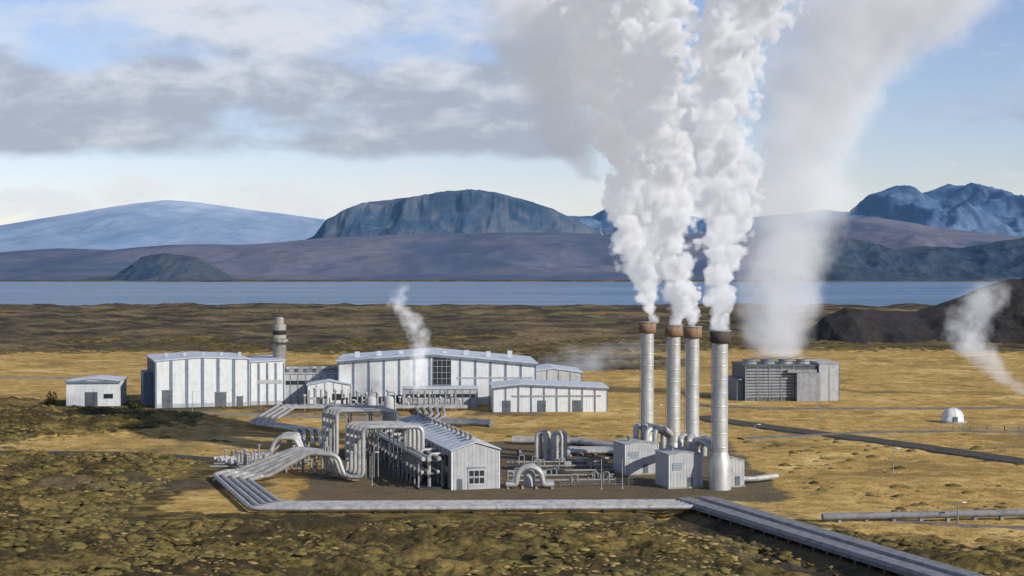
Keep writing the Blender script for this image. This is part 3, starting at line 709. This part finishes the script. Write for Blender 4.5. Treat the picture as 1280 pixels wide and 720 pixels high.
# ------------------------------------------------------------------ steam
def resample(path,k):
    P=np.array(path,float); s=np.concatenate([[0],np.cumsum(np.linalg.norm(np.diff(P[:,:3],axis=0),axis=1))])
    t=np.linspace(0,s[-1],k); return np.stack([np.interp(t,s,P[:,i]) for i in range(P.shape[1])],1)
def haze(path,dens,seed,emis=.0,warp=3.,nscale=.12,edge=1.6,k=1.6,thr=0.,step=.8,col=(.97,.97,.975),detail=3,ecol=(.93,.95,1),top=0.,puff=0.,pscale=.2,hull=1.3):
    Q=resample(path,24); z=Q[:,2]; z0,z1=z[0],z[-1]
    lo=Q.min(0)-1; hi=Q.max(0)+1
    m,nt=new_mat('steam_haze')
    tc=N(nt,'ShaderNodeTexCoord').outputs['Object']
    wn=NOISE(nt,tc,nscale*.6,2)
    sub=N(nt,'ShaderNodeVectorMath',operation='SUBTRACT'); nt.links.new(wn.outputs['Color'],sub.inputs[0]); sub.inputs[1].default_value=(.5,.5,.5)
    scl=N(nt,'ShaderNodeVectorMath',operation='SCALE'); nt.links.new(sub.outputs[0],scl.inputs[0]); scl.inputs['Scale'].default_value=warp
    add=N(nt,'ShaderNodeVectorMath',operation='ADD'); nt.links.new(tc,add.inputs[0]); nt.links.new(scl.outputs[0],add.inputs[1])
    s=N(nt,'ShaderNodeSeparateXYZ'); nt.links.new(add.outputs[0],s.inputs[0])
    t=M(nt,'DIVIDE',M(nt,'SUBTRACT',s.outputs[2],float(z0)),float(z1-z0),clamp=True)
    cr=N(nt,'ShaderNodeValToRGB'); el=cr.color_ramp.elements; nt.links.new(t,cr.inputs[0])
    for i in range(24):
        tt=float((z[i]-z0)/(z1-z0)); c=(Q[i]-lo)/(hi-lo)
        if i==0: e=el[0]; e.position=tt
        elif i==23: e=el[-1]; e.position=tt
        else: e=el.new(tt)
        e.color=(float(c[0]),float(c[1]),float(c[3]),1)
    sc=N(nt,'ShaderNodeSeparateColor'); nt.links.new(cr.outputs[0],sc.inputs[0])
    ax=[M(nt,'MULTIPLY_ADD',sc.outputs[i],float(hi[j]-lo[j]),float(lo[j])) for i,j in ((0,0),(1,1),(2,3))]
    dx=M(nt,'SUBTRACT',s.outputs[0],ax[0]); dy=M(nt,'SUBTRACT',s.outputs[1],ax[1])
    r=M(nt,'DIVIDE',M(nt,'SQRT',M(nt,'ADD',M(nt,'MULTIPLY',dx,dx),M(nt,'MULTIPLY',dy,dy))),ax[2])
    n2=NOISE(nt,tc,nscale,detail,.62).outputs['Fac']
    d=M(nt,'ADD',M(nt,'SUBTRACT',1.0-thr,r),M(nt,'MULTIPLY',M(nt,'SUBTRACT',n2,.5),k))
    if puff>0:
        for ps_,pw in ((pscale,1.),(pscale*2.3,.5)):
            vo=N(nt,'ShaderNodeTexVoronoi'); vo.feature='F1'; vo.inputs['Scale'].default_value=ps_
            nt.links.new(add.outputs[0],vo.inputs['Vector'])
            d=M(nt,'ADD',d,M(nt,'MULTIPLY',M(nt,'SUBTRACT',.45,vo.outputs['Distance']),puff*pw))
    d=M(nt,'MULTIPLY',M(nt,'MULTIPLY',d,edge,clamp=True),dens)
    s2=N(nt,'ShaderNodeSeparateXYZ'); nt.links.new(tc,s2.inputs[0])
    d=M(nt,'MULTIPLY',d,SS(nt,s2.outputs[2],float(z0)-.5,float(z0)+1.5))
    if top>0: d=M(nt,'MULTIPLY',d,SS(nt,s2.outputs[2],float(z1),float(z1)-top))
    vol=N(nt,'ShaderNodeVolumePrincipled'); vol.inputs['Color'].default_value=(*col,1); vol.inputs['Anisotropy'].default_value=-.4
    nt.links.new(d,vol.inputs['Density'])
    if emis>0:
        nt.links.new(M(nt,'MULTIPLY',d,emis),vol.inputs['Emission Strength']); vol.inputs['Emission Color'].default_value=(*ecol,1)  # steam glows by itself, standing in for light scattered repeatedly inside it
    o=N(nt,'ShaderNodeOutputMaterial'); nt.links.new(vol.outputs[0],o.inputs['Volume'])
    try: m.cycles.volume_step_rate=step
    except Exception as ex: print(ex)
    vs=[];fs=[];seg=14
    for (x,y,zz,rad) in Q:
        for a in range(seg):
            an=2*math.pi*a/seg; q=rad*hull+.5; vs.append((x+q*math.cos(an),y+q*math.sin(an),zz))
    for i in range(23):
        for a in range(seg): b=(a+1)%seg; fs.append((i*seg+a,i*seg+b,(i+1)*seg+b,(i+1)*seg+a))
    fs+=[tuple(range(seg))[::-1],tuple(range(23*seg,24*seg))]
    me=bpy.data.meshes.new('vapour'); me.from_pydata(vs,[],fs); me.materials.append(m)
    ob=bpy.data.objects.new('vapour',me); scene.collection.objects.link(ob); return ob
def plume(parts):
    e=bpy.data.objects.new('steam_plume',None); scene.collection.objects.link(e)
    for p in parts: p.parent=e
pa=[(31.4,371,32.2,1.5),(31.5,371,34,2.2),(31.8,371,38.5,3.4),(30.5,371,44,5.0),(29.6,372,51.5,6.4),(29.6,373,58.9,7.2),(30.2,373,66.3,7.9),(28.7,373,73.7,9.2),(26.2,373,81,10.5),(24.6,373,88.5,11.2),(24.1,373,95.9,12),(24.1,373,103.3,12.6),(23,373,112.5,13.5)]
pb=[(36.1,357,32.0,1.4),(36.3,356,34.4,2.2),(36.8,354,38.8,3.6),(36,353,44,4.2),(35.7,352,49.4,4.8),(34.8,352,56.4,5.4),(34.5,352,63.5,5.8),(33.8,352,70.5,6.5),(32.6,352,77.6,7.6),(31.3,352,86.4,7.8),(30.3,352,95.2,8.6),(29,352,104,9.5),(28,352,111,10.5)]
pc=[(42.3,325,32.0,1.6),(42.3,325,34.1,1.9),(41.9,325,38.5,2.6),(42.3,325,43.4,3.4),(43,325,49,4.4),(43.5,325,54,5.1),(43,325,58.8,5.8),(43,325,64.5,6.4),(42,325,70.2,7.0),(41,325,75,7.7),(41.3,325,80,7.4),(42.8,325,85.6,7.5),(45,325,91.3,8.4),(47.6,325,97.8,9.6),(50,325,106,11)]
ps=[(39.3,348,32.0,1.3),(39.0,348.5,35,1.9),(38.2,349.5,39,2.6),(37.2,351,43,3.0)]
K=dict(emis=.28,nscale=.20,warp=4.5,k=1.5,edge=4.0,detail=4,puff=1.25,pscale=.17,step=.55,hull=1.35)
plume([haze(pa,.95,1,**K)])
plume([haze(pb,.95,2,**{**K,'pscale':.21})])
plume([haze(pc,.95,3,**{**K,'pscale':.20})])
plume([haze(ps,1.0,9,**{**K,'nscale':.4,'pscale':.4,'warp':1.5,'top':3})])
pd=[(19,385,66,3),(15,386,74,7),(11,387,84,10),(8,388,94,12.5),(7,388,104,14),(6,388,114,15)]
plume([haze(pd,.13,4,emis=.24,k=2.2,nscale=.09)])
pe=[(93,551,14,11),(92.6,551,27.5,13.5),(92.6,551,41,15),(97,552,57,17),(98.5,553,73,19),(101,554,92,22),(108,555,108,27),(119,556,122,33),(128,557,135,40),(135,557,149,44)]
plume([haze(pe,.10,5,emis=.27,k=2.0,nscale=.055,warp=8,detail=5,step=.8,edge=1.3)])
pf_=[(-30,509,5,2.4),(-30.5,509,12,4.2),(-29,510,21,4.2),(-32.6,511,29.7,3.8),(-37,511,33.5,3.4),(-35,512,41,2.4)]
plume([haze(pf_,.15,6,emis=.4,k=3.0,nscale=.25,thr=.1,top=5,edge=1.2)])
pg=[(181,562,0,3.5),(168.6,562,10,6.5),(161.6,562,17,8.5),(159.6,562,24,9),(164,562,32.4,9.5),(171,562,42,8)]
plume([haze(pg,.07,7,emis=.4,k=3.0,nscale=.14,thr=.05,top=8,edge=1.2)])
ph=[(26,690,0,20),(32,692,4,28),(40,696,9,30),(50,700,15,26)]
plume([haze(ph,.022,8,emis=.4,k=3.0,nscale=.07,thr=.3,top=9,edge=1.,ecol=(.8,.9,1))])

# ------------------------------------------------------------------ light
SAZ,SEL=R(128),R(29)
to=Vector((math.sin(SAZ)*math.cos(SEL),math.cos(SAZ)*math.cos(SEL),math.sin(SEL)))
sl=bpy.data.lights.new('sun','SUN'); sl.energy=5.0; sl.angle=R(.5); sl.color=(1,.94,.84)
so=bpy.data.objects.new('sun',sl); scene.collection.objects.link(so); so.rotation_euler=(-to).to_track_quat('-Z','Y').to_euler(); so.location=(100,-100,200)
w=bpy.data.worlds.new('World'); scene.world=w; w.use_nodes=True; nt=w.node_tree; nt.nodes.clear()
sky=N(nt,'ShaderNodeTexSky'); sky.sky_type='NISHITA'; sky.sun_disc=False; sky.sun_elevation=SEL; sky.sun_rotation=SAZ
sky.air_density=1.0; sky.dust_density=.2; sky.ozone_density=1.6
bg=N(nt,'ShaderNodeBackground'); nt.links.new(MIX(nt,1.0,sky.outputs[0],(1.02,.97,1.16),'MULTIPLY'),bg.inputs[0]); bg.inputs[1].default_value=.108
d=N(nt,'ShaderNodeTexCoord').outputs['Generated']; s=N(nt,'ShaderNodeSeparateXYZ'); nt.links.new(d,s.inputs[0])
az=M(nt,'ARCTAN2',s.outputs[0],s.outputs[1]); el=s.outputs[2]
cv=N(nt,'ShaderNodeCombineXYZ'); nt.links.new(az,cv.inputs[0]); nt.links.new(M(nt,'MULTIPLY',el,2.4),cv.inputs[1])
cn=NOISE(nt,cv.outputs[0],7,9,.54,.2).outputs['Fac']; cn2=NOISE(nt,cv.outputs[0],18,8,.56,.2).outputs['Fac']
def ramp(x,stops):
    cr=N(nt,'ShaderNodeValToRGB'); nt.links.new(x,cr.inputs[0]); e=cr.color_ramp.elements
    for i,(p,v) in enumerate(stops):
        q=e[0] if i==0 else (e[-1] if i==len(stops)-1 else e.new(p)); q.position=p; q.color=(v,v,v,1)
    return cr.outputs[0]
b1=ramp(el,[(0,0),(.060,0),(.076,.85),(.11,1.0),(.13,.62),(.2,.6),(.5,.2)])
fa=SS(nt,az,.0,.12,1.,.14)
m1=SS(nt,M(nt,'ADD',M(nt,'MULTIPLY',b1,fa),M(nt,'MULTIPLY',M(nt,'SUBTRACT',cn,.5),2.8)),.25,.85)
b2=ramp(el,[(0,.5),(.03,.70),(.048,.55),(.066,.08),(1,0)])
m2=SS(nt,M(nt,'ADD',M(nt,'MULTIPLY',b2,SS(nt,az,.05,.3,1.,.7)),M(nt,'MULTIPLY',M(nt,'SUBTRACT',cn2,.5),2.0)),.25,.8)
sh=SS(nt,M(nt,'ADD',M(nt,'MULTIPLY',M(nt,'SUBTRACT',el,.090),8.),M(nt,'MULTIPLY',M(nt,'SUBTRACT',cn2,.5),2.1)),-.1,.6)
cc=MIX(nt,sh,(.39,.44,.53),(.72,.76,.82))
cb=N(nt,'ShaderNodeBackground'); nt.links.new(cc,cb.inputs[0]); cb.inputs[1].default_value=1
cb2=N(nt,'ShaderNodeBackground'); cb2.inputs[0].default_value=(.76,.79,.83,1)
x1=N(nt,'ShaderNodeMixShader'); nt.links.new(M(nt,'MULTIPLY',m2,.85),x1.inputs[0]); nt.links.new(bg.outputs[0],x1.inputs[1]); nt.links.new(cb2.outputs[0],x1.inputs[2])
x2=N(nt,'ShaderNodeMixShader'); nt.links.new(M(nt,'MULTIPLY',m1,.92),x2.inputs[0]); nt.links.new(x1.outputs[0],x2.inputs[1]); nt.links.new(cb.outputs[0],x2.inputs[2])
wo=N(nt,'ShaderNodeOutputWorld'); nt.links.new(x2.outputs[0],wo.inputs[0])

# ------------------------------------------------------------------ camera
cd=bpy.data.cameras.new('camera'); cd.lens=56.25; cd.sensor_width=36; cd.clip_start=.5; cd.clip_end=60000
co=bpy.data.objects.new('camera',cd); scene.collection.objects.link(co); co.location=(0,0,45); co.rotation_euler=(R(90)-.0125,0,0)
scene.camera=co
scene.view_settings.view_transform='Standard'; scene.view_settings.look='None'; scene.view_settings.exposure=0
